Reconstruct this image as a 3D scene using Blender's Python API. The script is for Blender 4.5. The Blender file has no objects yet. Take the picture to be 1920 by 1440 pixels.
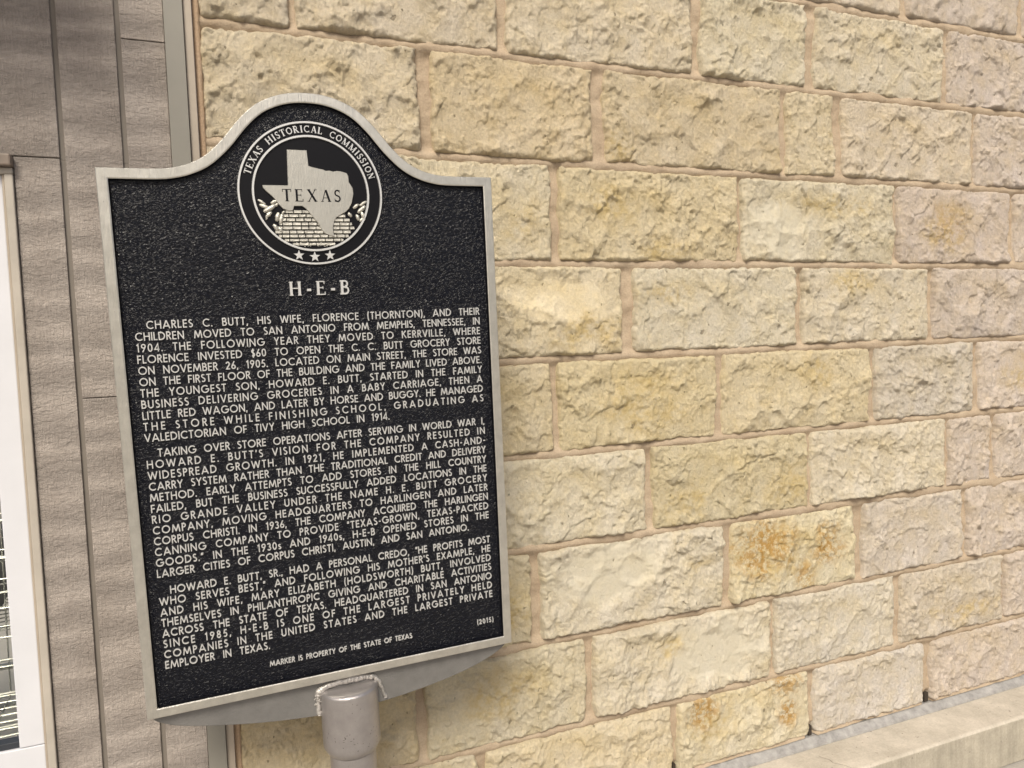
import bpy, bmesh, math, random
import numpy as np
from mathutils import Matrix, Vector, geometry

random.seed(7)
rng = np.random.default_rng(11)
scene = bpy.context.scene

# ------------------------------------------------------------------ camera, sky, sun, exposure
CAM_H = 1.355          # eye height over the pavement
CAM_D = 1.65          # metres from the stone face
Rr, Rd, Rf = (0.9286120, 0.0324739, -0.3696284), (-0.0542846, 0.9973344, -0.0487571), (0.3670598, 0.0653415, 0.9278996)
def cv(v): return Vector((v[0], v[2], -v[1]))            # right / down / forward -> blender axes
cam_data = bpy.data.cameras.new('camera'); cam = bpy.data.objects.new('camera', cam_data)
scene.collection.objects.link(cam); scene.camera = cam
right, up, back = cv(Rr), -cv(Rd), -cv(Rf)
M = Matrix.Identity(4)
for i in range(3):
    M[i][0] = right[i]; M[i][1] = up[i]; M[i][2] = back[i]
M[0][3], M[1][3], M[2][3] = 0.0, -CAM_D, CAM_H
cam.matrix_world = M
cam_data.sensor_width = 36; cam_data.lens = 36 * 1400 / 1920
cam_data.clip_start = 0.02; cam_data.clip_end = 500

SUN_EL, SUN_AZ = 46.0, -25.0        # height of the light; degrees left of straight in front of the wall
world = bpy.data.worlds.new('World'); scene.world = world; world.use_nodes = True
wn = world.node_tree; wn.nodes.clear()
sky = wn.nodes.new('ShaderNodeTexSky'); sky.sky_type = 'NISHITA'; sky.sun_disc = False
sky.sun_elevation = math.radians(SUN_EL); sky.dust_density = 6; sky.air_density = 1.0; sky.ozone_density = 1.0
sky.sun_rotation = math.radians(180 + (-SUN_AZ))
bg = wn.nodes.new('ShaderNodeBackground'); bg.inputs['Strength'].default_value = 0.085
wo = wn.nodes.new('ShaderNodeOutputWorld')
wn.links.new(sky.outputs[0], bg.inputs[0]); wn.links.new(bg.outputs[0], wo.inputs[0])
sd = bpy.data.lights.new('sun', 'SUN'); sd.energy = 2.5; sd.angle = math.radians(21); sd.color = (1.0, 0.94, 0.80)
sun = bpy.data.objects.new('sun', sd); scene.collection.objects.link(sun)
a, e = math.radians(SUN_AZ), math.radians(SUN_EL)
to_sun = Vector((math.sin(a) * math.cos(e), -math.cos(a) * math.cos(e), math.sin(e)))
sun.rotation_euler = to_sun.to_track_quat('Z', 'Y').to_euler(); sun.location = to_sun * 10

scene.view_settings.view_transform = 'Standard'; scene.view_settings.look = 'None'
scene.view_settings.exposure = 0.39; scene.view_settings.gamma = 1
scene.render.engine = 'CYCLES'

# ------------------------------------------------------------------ helpers
COL = scene.collection
def link(o, parent=None):
    COL.objects.link(o)
    if parent is not None: o.parent = parent
    return o
def mesh_obj(name, verts, faces, mat=None, parent=None, smooth=False):
    me = bpy.data.meshes.new(name); me.from_pydata([tuple(v) for v in verts], [], faces); me.update()
    if mat is not None: me.materials.append(mat)
    if smooth: me.polygons.foreach_set('use_smooth', [True] * len(me.polygons))
    return link(bpy.data.objects.new(name, me), parent)
def empty(name, label, cat, loc=(0, 0, 0), parent=None):
    o = bpy.data.objects.new(name, None); o.location = loc; o.empty_display_size = .1
    o['label'] = label; o['category'] = cat
    return link(o, parent)
class MB:
    def __init__(s): s.v = []; s.f = []
    def add(s, verts, faces):
        n = len(s.v); s.v += [tuple(p) for p in verts]; s.f += [tuple(i + n for i in f) for f in faces]
    def box(s, a, b):
        x0, y0, z0 = a; x1, y1, z1 = b
        s.add([(x0,y0,z0),(x1,y0,z0),(x1,y1,z0),(x0,y1,z0),(x0,y0,z1),(x1,y0,z1),(x1,y1,z1),(x0,y1,z1)],
              [(0,3,2,1),(4,5,6,7),(0,1,5,4),(1,2,6,5),(2,3,7,6),(3,0,4,7)])
    def tube(s, pts, r, n=8, closed=False):
        pts = [Vector(p) for p in pts]; N = len(pts); base = len(s.v); rs = r if hasattr(r, '__len__') else [r] * N
        ref = None
        for i, p in enumerate(pts):
            a_ = pts[(i - 1) % N] if (closed or i > 0) else p; b_ = pts[(i + 1) % N] if (closed or i < N - 1) else p
            d = (b_ - a_).normalized()
            if ref is None: ref = Vector((0, 0, 1)) if abs(d.z) < .8 else Vector((1, 0, 0))
            u_ = d.cross(ref).normalized(); w_ = u_.cross(d).normalized(); ref = w_
            for k in range(n):
                t = 2 * math.pi * k / n; s.v.append(tuple(p + (u_ * math.cos(t) + w_ * math.sin(t)) * rs[i]))
        for i in range(N if closed else N - 1):
            j = (i + 1) % N
            for k in range(n):
                l = (k + 1) % n; s.f.append((base+i*n+k, base+j*n+k, base+j*n+l, base+i*n+l))
        if not closed:
            s.f.append(tuple(base + k for k in range(n))); s.f.append(tuple(base + (N-1)*n + k for k in reversed(range(n))))
    def obj(s, name, mat, parent=None, smooth=False): return mesh_obj(name, s.v, s.f, mat, parent, smooth)
def bevel(o, w, seg=2):
    m = o.modifiers.new('b', 'BEVEL'); m.width = w; m.segments = seg; m.limit_method = 'ANGLE'; m.angle_limit = math.radians(35)
    return o
def struct(o): o['kind'] = 'structure'; return o

# gradient noise in numpy
_perm = rng.permutation(4096); _ga = rng.random(4096) * 2 * np.pi; _rnd = rng.random(4096)
def gnoise(x, y, seed=0):
    xi = np.floor(x).astype(int); yi = np.floor(y).astype(int); fx = x - xi; fy = y - yi
    def g(ix, iy, dx, dy):
        h = _perm[(ix * 73 + _perm[(iy * 151 + seed * 977) & 4095]) & 4095]; a_ = _ga[h]
        return np.cos(a_) * dx + np.sin(a_) * dy
    u = fx*fx*fx*(fx*(fx*6-15)+10); v = fy*fy*fy*(fy*(fy*6-15)+10)
    n0 = g(xi, yi, fx, fy)*(1-u) + g(xi+1, yi, fx-1, fy)*u
    n1 = g(xi, yi+1, fx, fy-1)*(1-u) + g(xi+1, yi+1, fx-1, fy-1)*u
    return (n0*(1-v) + n1*v) * 1.5
def fbm(x, y, seed=0, oct=4, gain=.5):
    s = 0; a_ = 1
    for i in range(oct):
        s = s + a_ * gnoise(x, y, seed + i * 7); x = x * 2.03 + 5.1; y = y * 2.03 - 3.7; a_ *= gain
    return s
def sstep(a_, b_, x):
    t = np.clip((x - a_) / (b_ - a_), 0, 1); return t * t * (3 - 2 * t)

# ------------------------------------------------------------------ materials
def new_mat(name):
    m = bpy.data.materials.new(name); m.use_nodes = True; nt = m.node_tree; nt.nodes.clear()
    out = nt.nodes.new('ShaderNodeOutputMaterial'); b = nt.nodes.new('ShaderNodeBsdfPrincipled')
    nt.links.new(b.outputs[0], out.inputs[0])
    return m, nt, b
def N(nt, typ, **kw):
    n = nt.nodes.new(typ)
    for k, v in kw.items():
        if k.startswith('i_'): n.inputs[k[2:].replace('_', ' ')].default_value = v
        else: setattr(n, k, v)
    return n
def noise(nt, co, scale, detail=4, rough=.5, dist=0):
    n = N(nt, 'ShaderNodeTexNoise'); n.inputs['Scale'].default_value = scale; n.inputs['Detail'].default_value = detail
    n.inputs['Roughness'].default_value = rough; n.inputs['Distortion'].default_value = dist
    nt.links.new(co, n.inputs['Vector']); return n.outputs['Fac']
def ramp(nt, fac, stops):
    r = N(nt, 'ShaderNodeValToRGB'); el = r.color_ramp.elements
    while len(el) < len(stops): el.new(.5)
    for e_, (p, c) in zip(el, stops):
        e_.position = p; e_.color = (c, c, c, 1) if not hasattr(c, '__len__') else (*c, 1)
    nt.links.new(fac, r.inputs[0]); return r.outputs[0]
def mix(nt, fac, a_, b_, blend='MIX'):
    m = N(nt, 'ShaderNodeMix', data_type='RGBA', blend_type=blend)
    for s, v in ((0, fac), (6, a_), (7, b_)):
        if isinstance(v, (int, float)): m.inputs[s].default_value = v
        elif isinstance(v, tuple): m.inputs[s].default_value = (*v, 1)
        else: nt.links.new(v, m.inputs[s])
    return m.outputs[2]
def math_(nt, op, a_, b_=0.0):
    m = N(nt, 'ShaderNodeMath', operation=op)
    for s, v in ((0, a_), (1, b_)):
        if isinstance(v, (int, float)): m.inputs[s].default_value = v
        else: nt.links.new(v, m.inputs[s])
    return m.outputs[0]
def bump(nt, b, h, strength=.5, dist=.002, prev=None):
    n = N(nt, 'ShaderNodeBump'); n.inputs['Strength'].default_value = strength; n.inputs['Distance'].default_value = dist
    nt.links.new(h, n.inputs['Height'])
    if prev is not None: nt.links.new(prev, n.inputs['Normal'])
    nt.links.new(n.outputs[0], b.inputs['Normal']); return n.outputs[0]
def coords(nt, kind='Object', scale=(1, 1, 1), rot=(0, 0, 0)):
    t = N(nt, 'ShaderNodeTexCoord'); mp = N(nt, 'ShaderNodeMapping')
    mp.inputs['Scale'].default_value = scale; mp.inputs['Rotation'].default_value = rot
    nt.links.new(t.outputs[kind], mp.inputs[0]); return mp.outputs[0]

def stone_material():
    m, nt, b = new_mat('limestone'); co = coords(nt)
    oi = N(nt, 'ShaderNodeObjectInfo').outputs['Color']
    at = {}
    for k in ('rust', 'pale', 'ochre', 'smoothness'):
        at[k] = N(nt, 'ShaderNodeAttribute', attribute_name=k).outputs['Fac']
    big = ramp(nt, noise(nt, co, 9, 3, .6), [(.35, 0), (.68, 1)])
    c = mix(nt, math_(nt, 'MULTIPLY', big, .9), oi, mix(nt, 1.0, oi, (1.06, 1.10, 1.24), 'MULTIPLY'))
    med = ramp(nt, noise(nt, co, 22, 5, .65), [(.45, 0), (.72, 1)])
    c = mix(nt, math_(nt, 'MULTIPLY', med, .5), c, mix(nt, 1.0, c, (1.0, .93, .74), 'MULTIPLY'))
    fine = noise(nt, co, 160, 3, .6)
    c = mix(nt, 1.0, c, ramp(nt, fine, [(.25, .86), (.75, 1.10)]), 'MULTIPLY')
    c = mix(nt, at['pale'], c, (.50, .47, .385))
    och = math_(nt, 'MULTIPLY', at['ochre'], ramp(nt, noise(nt, co, 45, 5, .7), [(.36, 0), (.62, 1)]))
    c = mix(nt, och, c, (.56, .41, .15))
    ru = math_(nt, 'MULTIPLY', at['rust'], ramp(nt, noise(nt, co, 55, 6, .75), [(.43, 0), (.55, 1)]))
    c = mix(nt, ru, c, (.47, .265, .06))
    pit = ramp(nt, noise(nt, coords(nt, scale=(1, 1, .6), rot=(0, .5, 0)), 75, 2, .5), [(.255, 1), (.285, 0)])
    c = mix(nt, math_(nt, 'MULTIPLY', pit, .55), c, (.13, .10, .06))
    nt.links.new(c, b.inputs['Base Color']); b.inputs['Roughness'].default_value = .93
    b.inputs['Specular IOR Level'].default_value = .2
    inv = math_(nt, 'SUBTRACT', 1.0, math_(nt, 'MULTIPLY', at['smoothness'], .6))
    h = math_(nt, 'ADD', math_(nt, 'MULTIPLY', noise(nt, coords(nt, scale=(1.15, 1, .55), rot=(0, .25, 0)), 165, 6, .80, .2), 1.25), math_(nt, 'ADD', math_(nt, 'MULTIPLY', pit, -.5), math_(nt, 'MULTIPLY', noise(nt, co, 60, 3, .6, .5), .7)))
    bump(nt, b, math_(nt, 'MULTIPLY', h, inv), 1.0, .0068)
    return m
def mortar_material(name='mortar', c0=(.345, .268, .192), c1=(.46, .375, .280)):
    m, nt, b = new_mat(name); co = coords(nt)
    c = mix(nt, ramp(nt, noise(nt, co, 14, 5, .6), [(.3, 0), (.7, 1)]), c0, c1)
    c = mix(nt, 1.0, c, ramp(nt, noise(nt, co, 260, 2, .5), [(.3, .9), (.7, 1.08)]), 'MULTIPLY')
    nt.links.new(c, b.inputs['Base Color']); b.inputs['Roughness'].default_value = .95; b.inputs['Specular IOR Level'].default_value = .15
    bump(nt, b, noise(nt, co, 130, 6, .7), .8, .003); return m
def concrete_material(name, c0, c1, streak=False):
    m, nt, b = new_mat(name); co = coords(nt)
    c = mix(nt, ramp(nt, noise(nt, co, 6, 7, .68), [(.36, 0), (.64, 1)]), c0, c1)
    c = mix(nt, 1.0, c, ramp(nt, noise(nt, co, 30, 5, .7), [(.3, .90), (.7, 1.07)]), 'MULTIPLY')
    c = mix(nt, 1.0, c, ramp(nt, noise(nt, co, 150, 3, .6), [(.3, .90), (.7, 1.07)]), 'MULTIPLY')
    if streak:
        s_ = noise(nt, coords(nt, scale=(1, 1, .06)), 60, 3, .6)
        c = mix(nt, 1.0, c, ramp(nt, s_, [(.35, .86), (.65, 1.06)]), 'MULTIPLY')
    sp = ramp(nt, noise(nt, co, 90, 1, .4), [(.22, 1), (.25, 0)])
    c = mix(nt, math_(nt, 'MULTIPLY', sp, .6), c, (.12, .1, .09))
    nt.links.new(c, b.inputs['Base Color']); b.inputs['Roughness'].default_value = .9; b.inputs['Specular IOR Level'].default_value = .25
    bump(nt, b, noise(nt, co, 70, 7, .7), .6, .003); return m
def silver_material(name, col=(.60, .575, .52), rough=.42, metal=.65, bs=.25, brush=None, mottle=.1):
    m, nt, b = new_mat(name); co = coords(nt)
    c = mix(nt, 1.0, col, ramp(nt, noise(nt, co, 38, 5, .65), [(.3, 1 - mottle), (.7, 1 + mottle)]), 'MULTIPLY')
    sp = ramp(nt, noise(nt, co, 180, 2, .5), [(.235, 1), (.26, 0)])
    c = mix(nt, math_(nt, 'MULTIPLY', sp, .5), c, (.12, .11, .10))
    nt.links.new(c, b.inputs['Base Color']); b.inputs['Metallic'].default_value = metal; b.inputs['Roughness'].default_value = rough
    h = noise(nt, coords(nt, scale=brush) if brush else co, 260 if not brush else 300, 5, .7)
    bump(nt, b, h, bs, .0016); return m
def field_material():
    m, nt, b = new_mat('pebbled_black_enamel'); co = coords(nt)
    b.inputs['Base Color'].default_value = (.0035, .0042, .0080, 1)
    b.inputs['Roughness'].default_value = .17; b.inputs['Specular IOR Level'].default_value = .28
    w = noise(nt, co, 150, 2, .5, 1.6)
    h = ramp(nt, w, [(.36, 0), (.64, 1)])
    bump(nt, b, h, 1.0, .0011); return m
def plain(name, col, rough=.5, metal=0, bs=0, sc=200, var=0, emis=None):
    m, nt, b = new_mat(name); co = coords(nt)
    if var:
        c = mix(nt, 1.0, col, ramp(nt, noise(nt, co, 12, 5, .6), [(.3, 1 - var), (.7, 1 + var)]), 'MULTIPLY'); nt.links.new(c, b.inputs['Base Color'])
    else: b.inputs['Base Color'].default_value = (*col, 1)
    b.inputs['Roughness'].default_value = rough; b.inputs['Metallic'].default_value = metal
    if bs: bump(nt, b, noise(nt, co, sc, 4, .6), bs, .001)
    return m
def siding_material():
    m, nt, b = new_mat('grey_figured_siding')
    oi = N(nt, 'ShaderNodeObjectInfo')
    t = N(nt, 'ShaderNodeTexCoord').outputs['Object']
    off = N(nt, 'ShaderNodeVectorMath', operation='ADD'); nt.links.new(t, off.inputs[0])
    sc = N(nt, 'ShaderNodeCombineXYZ'); nt.links.new(math_(nt, 'MULTIPLY', oi.outputs['Random'], 37.0), sc.inputs[2])
    nt.links.new(sc.outputs[0], off.inputs[1]); co = off.outputs[0]
    def mp(scale, rot=(0, 0, 0)):
        q = N(nt, 'ShaderNodeMapping'); q.inputs['Scale'].default_value = scale; q.inputs['Rotation'].default_value = rot
        nt.links.new(co, q.inputs[0]); return q.outputs[0]
    wv = N(nt, 'ShaderNodeTexWave', wave_type='BANDS', bands_direction='Z', wave_profile='SIN')
    wv.inputs['Scale'].default_value = 4.2; wv.inputs['Distortion'].default_value = 11; wv.inputs['Detail'].default_value = 4
    wv.inputs['Detail Scale'].default_value = .9; wv.inputs['Detail Roughness'].default_value = .6
    nt.links.new(mp((.35, 1, 1), (0, .22, 0)), wv.inputs['Vector'])
    arcs = wv.outputs['Fac']
    fib = noise(nt, mp((1, 1, .16)), 330, 4, .65)          # fine vertical fibres
    hor = noise(nt, mp((.45, 1, 1), (0, .12, 0)), 120, 5, .72, .8)       # scalloped saw marks across
    c = mix(nt, ramp(nt, noise(nt, mp((1, 1, .5)), 7, 4, .6), [(.3, 0), (.7, 1)]), (.285, .248, .222), (.37, .33, .303))
    c = mix(nt, 1.0, c, ramp(nt, arcs, [(0, .86), (.7, 1.03), (1, 1.18)]), 'MULTIPLY')
    c = mix(nt, 1.0, c, ramp(nt, fib, [(.3, .86), (.7, 1.12)]), 'MULTIPLY')
    nt.links.new(c, b.inputs['Base Color']); b.inputs['Roughness'].default_value = .62; b.inputs['Specular IOR Level'].default_value = .35
    h = math_(nt, 'ADD', math_(nt, 'MULTIPLY', arcs, .16), math_(nt, 'ADD', math_(nt, 'MULTIPLY', fib, .55), math_(nt, 'MULTIPLY', hor, 1.0)))
    bump(nt, b, h, 1.0, .0050); return m
def glass_material():
    m, nt, b = new_mat('window_glass'); b.inputs['Base Color'].default_value = (.95, .98, .97, 1)
    b.inputs['Roughness'].default_value = .02; b.inputs['Transmission Weight'].default_value = 1; b.inputs['IOR'].default_value = 1.1
    return m

M_stone = stone_material(); M_mortar = mortar_material(); M_caulk = mortar_material('sealant', (.42, .30, .20), (.46, .34, .24))
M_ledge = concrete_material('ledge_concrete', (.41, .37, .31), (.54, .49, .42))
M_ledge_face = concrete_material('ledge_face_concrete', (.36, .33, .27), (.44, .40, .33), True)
M_pave = concrete_material('pavement_concrete', (.32, .30, .27), (.42, .39, .35))
M_flash = silver_material('grey_flashing', (.33, .32, .31), .5, .15, .6, (.05, 1, 1), mottle=.3)
M_frame = silver_material('brushed_aluminium', (.60, .585, .54), .33, .85, .7, (1, 1, .10), .13)
M_letter = silver_material('letter_aluminium', (.67, .675, .675), .36, .55, .1, mottle=.04)
M_lip = silver_material('grey_primer_metal', (.19, .186, .182), .48, .4, .5, mottle=.12)
M_cap = silver_material('silver_paint', (.37, .35, .35), .34, .7, .5, mottle=.10)
M_weld = silver_material('weld_metal', (.52, .50, .48), .32, .7, 1.0, mottle=.25)
M_field = field_material()
M_black = plain('smooth_black_enamel', (.004, .004, .006), .35); M_black.node_tree.nodes['Principled BSDF'].inputs['Specular IOR Level'].default_value = .22
M_siding = siding_material()
M_groove = plain('siding_groove_paint', (.17, .15, .13), .7, var=.12)
M_trim = plain('grey_green_trim', (.215, .205, .18), .42, 0, .12, 300, .05)
M_trim_edge = plain('trim_return_paint', (.36, .31, .255), .5, 0, .3, 150, .08)
M_casing = plain('window_casing_paint', (.40, .365, .32), .5, 0, .25, 160, .12)
M_white = plain('white_window_paint', (.60, .61, .655), .4, 0, .1, 90, .03)
M_head = plain('head_flashing', (.20, .16, .13), .5, 0, .4, 80, .3)
M_glass = glass_material()
M_dark = plain('weep_void', (.035, .026, .018), .9)

# ------------------------------------------------------------------ ground
g = MB(); g.add([(-60, -60, 0), (60, -60, 0), (60, 60, 0), (-60, 60, 0)], [(0, 1, 2, 3)])
struct(g.obj('pavement', M_pave))

# ------------------------------------------------------------------ stone wall
H0 = CAM_H
wall = empty('stone_wall', 'rough split-face cream limestone wall with tan mortar joints behind the marker', 'wall', (0, 0, 0))
J = [1.337, 1.106, .875, .6433, .4068, .1676, -.0613, -.2939, -.5207, -.7582, -.9865, -1.1919]
WX1 = 4.9
ROWS = [
 [(.42,.03),(.95,.03),(1.30,.03),(1.78,.03),(2.22,.03),(2.7,.03)],
 [(.35,.03),(.85,.03),(1.36,.03),(1.908,.036),(2.41,.03),(2.86,.03)],
 [(.189,.016),(.653,.029),(1.188,.028),(1.56,.038),(2.076,.028),(2.55,.03),(2.95,.03)],
 [(.463,.031),(.897,.037),(1.465,.024),(1.658,.034),(2.199,.024),(2.62,.03)],
 [(.33,.03),(.775,.023),(1.315,.019),(1.878,.021),(2.379,.026),(2.8,.03)],
 [(.52,.03),(.97,.039),(1.516,.026),(2.02,.026),(2.58,.03),(2.98,.03)],
 [(.35,.03),(.763,.018),(1.242,.022),(1.785,.027),(2.219,.025),(2.7,.03)],
 [(.55,.03),(1.02,.020),(1.545,.012),(2.091,.013),(2.295,.032),(2.8,.03)],
 [(.30,.03),(.695,.028),(1.261,.028),(1.73,.033),(2.172,.028),(2.62,.03)],
 [(.399,.024),(.834,.027),(1.412,.017),(1.883,.025),(2.356,.016),(2.86,.03)],
 [(.15,.02),(.538,.017),(1.083,.018),(1.549,.022),(2.015,.032),(2.6,.03)],
]
CREAM, PALE, YEL, PINK_FALLOFF = (.595, .495, .345), (.62, .54, .41), (.57, .47, .29), (.56, .465, .365)  # right-hand pink stone tone, darkened to imitate the light falling off there
SPECIAL = {  # (row, index of stone in row): colour and features taken from the photograph
 (2,0):(CREAM,{}), (2,1):(CREAM,{}), (2,2):((.62,.52,.36),{}), (2,3):((.60,.52,.36),{}), (2,4):((.56,.48,.34),{}), (2,5):(PINK_FALLOFF,{}),
 (3,0):((.60,.50,.34),{}), (3,1):((.57,.45,.27),{}), (3,2):((.56,.45,.28),{'ochre':[(.04,.04,.05,.05)]}), (3,3):((.58,.48,.31),{}), (3,4):((.57,.475,.33),{}), (3,5):(PINK_FALLOFF,{}),
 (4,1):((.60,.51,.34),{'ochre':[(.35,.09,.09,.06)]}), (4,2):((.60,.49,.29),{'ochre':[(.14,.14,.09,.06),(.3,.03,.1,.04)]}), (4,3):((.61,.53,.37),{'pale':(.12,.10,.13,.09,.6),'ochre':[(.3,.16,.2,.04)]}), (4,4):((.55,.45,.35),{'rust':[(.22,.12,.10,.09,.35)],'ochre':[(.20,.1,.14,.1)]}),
 (5,1):((.60,.50,.32),{'ochre':[(.33,.06,.16,.06)],'pale':(.25,.15,.16,.06,.1)}), (5,2):((.64,.56,.40),{'ochre':[(.08,.15,.09,.035)]}), (5,3):((.61,.525,.38),{'ochre':[(.18,.18,.1,.05)]}), (5,4):(PINK_FALLOFF,{}),
 (6,1):((.56,.455,.27),{}), (6,2):((.58,.475,.27),{'ochre':[(.25,.1,.15,.11)]}), (6,3):((.60,.495,.30),{'ochre':[(.33,.16,.07,.07)]}), (6,4):((.56,.49,.37),{}), (6,5):(PINK_FALLOFF,{'ochre':[(.2,.1,.1,.08)]}),
 (7,1):((.61,.53,.37),{}), (7,2):((.57,.475,.28),{'ochre':[(.45,.07,.12,.07),(.1,.06,.12,.05)]}), (7,3):((.59,.51,.37),{}), (7,4):(PINK_FALLOFF,{}), (7,5):(PINK_FALLOFF,{}),
 (8,1):((.60,.50,.31),{'ochre':[(.3,.1,.1,.1)]}), (8,2):((.63,.55,.40),{'pale':(.20,.15,.185,.085,.65),'dir':1,'ochre':[(.45,.13,.05,.03)]}), (8,3):((.66,.57,.37),{'rust':[(.10,.15,.13,.11,1.),(.33,.12,.07,.08,1.),(.25,.05,.05,.05,.8)],'ochre':[(.15,.12,.22,.12)]}), (8,4):((.57,.49,.38),{}), (8,5):(PINK_FALLOFF,{}),
 (9,0):((.60,.48,.28),{}), (9,1):((.62,.53,.35),{'ochre':[(.2,.12,.12,.07)]}), (9,2):((.64,.555,.40),{'pale':(.375,.115,.195,.10,.65),'dir':-1,'ochre':[(.23,.14,.05,.05)]}), (9,3):((.61,.54,.42),{}), (9,4):((.585,.50,.37),{'ochre':[(.3,.06,.2,.05)]}), (9,5):(PINK_FALLOFF,{}),
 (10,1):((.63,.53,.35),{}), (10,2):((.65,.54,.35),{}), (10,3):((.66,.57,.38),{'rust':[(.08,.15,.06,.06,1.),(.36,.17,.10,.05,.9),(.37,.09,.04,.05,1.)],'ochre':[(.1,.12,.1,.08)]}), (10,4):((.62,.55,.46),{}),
}
GR = .0030
def scoops(x, z, s, seed, amp, tilt):
    xi = np.floor(x/s).astype(int); zi = np.floor(z/s).astype(int); best = np.full(x.shape, 9.)
    k = amp/(s*.62)**2
    for dx in (-1, 0, 1):
        for dz in (-1, 0, 1):
            hsh = _perm[((xi+dx)*73 + _perm[((zi+dz)*151 + seed*977) & 4095]) & 4095]
            r1 = _rnd[hsh]; r2 = _rnd[(hsh+1013) & 4095]; r3 = _rnd[(hsh+2027) & 4095]; r4 = _rnd[(hsh+3041) & 4095]
            ex = x-(xi+dx+r1)*s; ez = z-(zi+dz+r2)*s
            best = np.minimum(best, k*(ex*ex+ez*ez) + (r3-.5)*amp*.9 + tilt*(r4-.5)*ex + tilt*(r3-.5)*ez)
    return best - amp*.3
def blob(X, Z, cx, cz, rx, rz, seed, soft=.35):
    d = np.sqrt(((X-cx)/rx)**2 + ((Z-cz)/rz)**2) + .35*fbm(X*14, Z*14, seed, 3)
    return 1 - sstep(1-soft, 1+soft*.3, d)
BREAKS = [  # breaks and chisel cuts one can see in the photograph: (points in wall metres, width, depth)
 ([(1.401,-1.008),(1.227,-1.066)],.006,.008), ([(1.317,-1.070),(1.289,-1.095)],.006,.007), ([(1.145,-.377),(1.231,-.327),(1.292,-.325)],.006,.006),
 ([(1.291,-.384),(1.409,-.350)],.006,.006), ([(1.519,.372),(1.551,.319),(1.566,.268),(1.623,.209)],.006,.007), ([(2.128,.744),(2.106,.702),(2.147,.685)],.008,.009),
 ([(2.232,.738),(2.226,.657)],.008,.006), ([(.928,-.091),(.913,-.184),(.886,-.236),(.877,-.276)],.016,.007), ([(.972,.406),(1.011,.461),(1.058,.464),(1.081,.416)],.005,.006),
 ([(.600,-.010),(.629,-.026),(.689,-.052)],.004,.007), ([(.858,-.058),(.900,-.023)],.006,.007), ([(.852,.123),(.858,.084),(.872,.073)],.006,.006),
 ([(1.361,.077),(1.344,.135)],.006,.005), ([(1.512,.556),(1.615,.432)],.007,.006),
]
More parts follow.
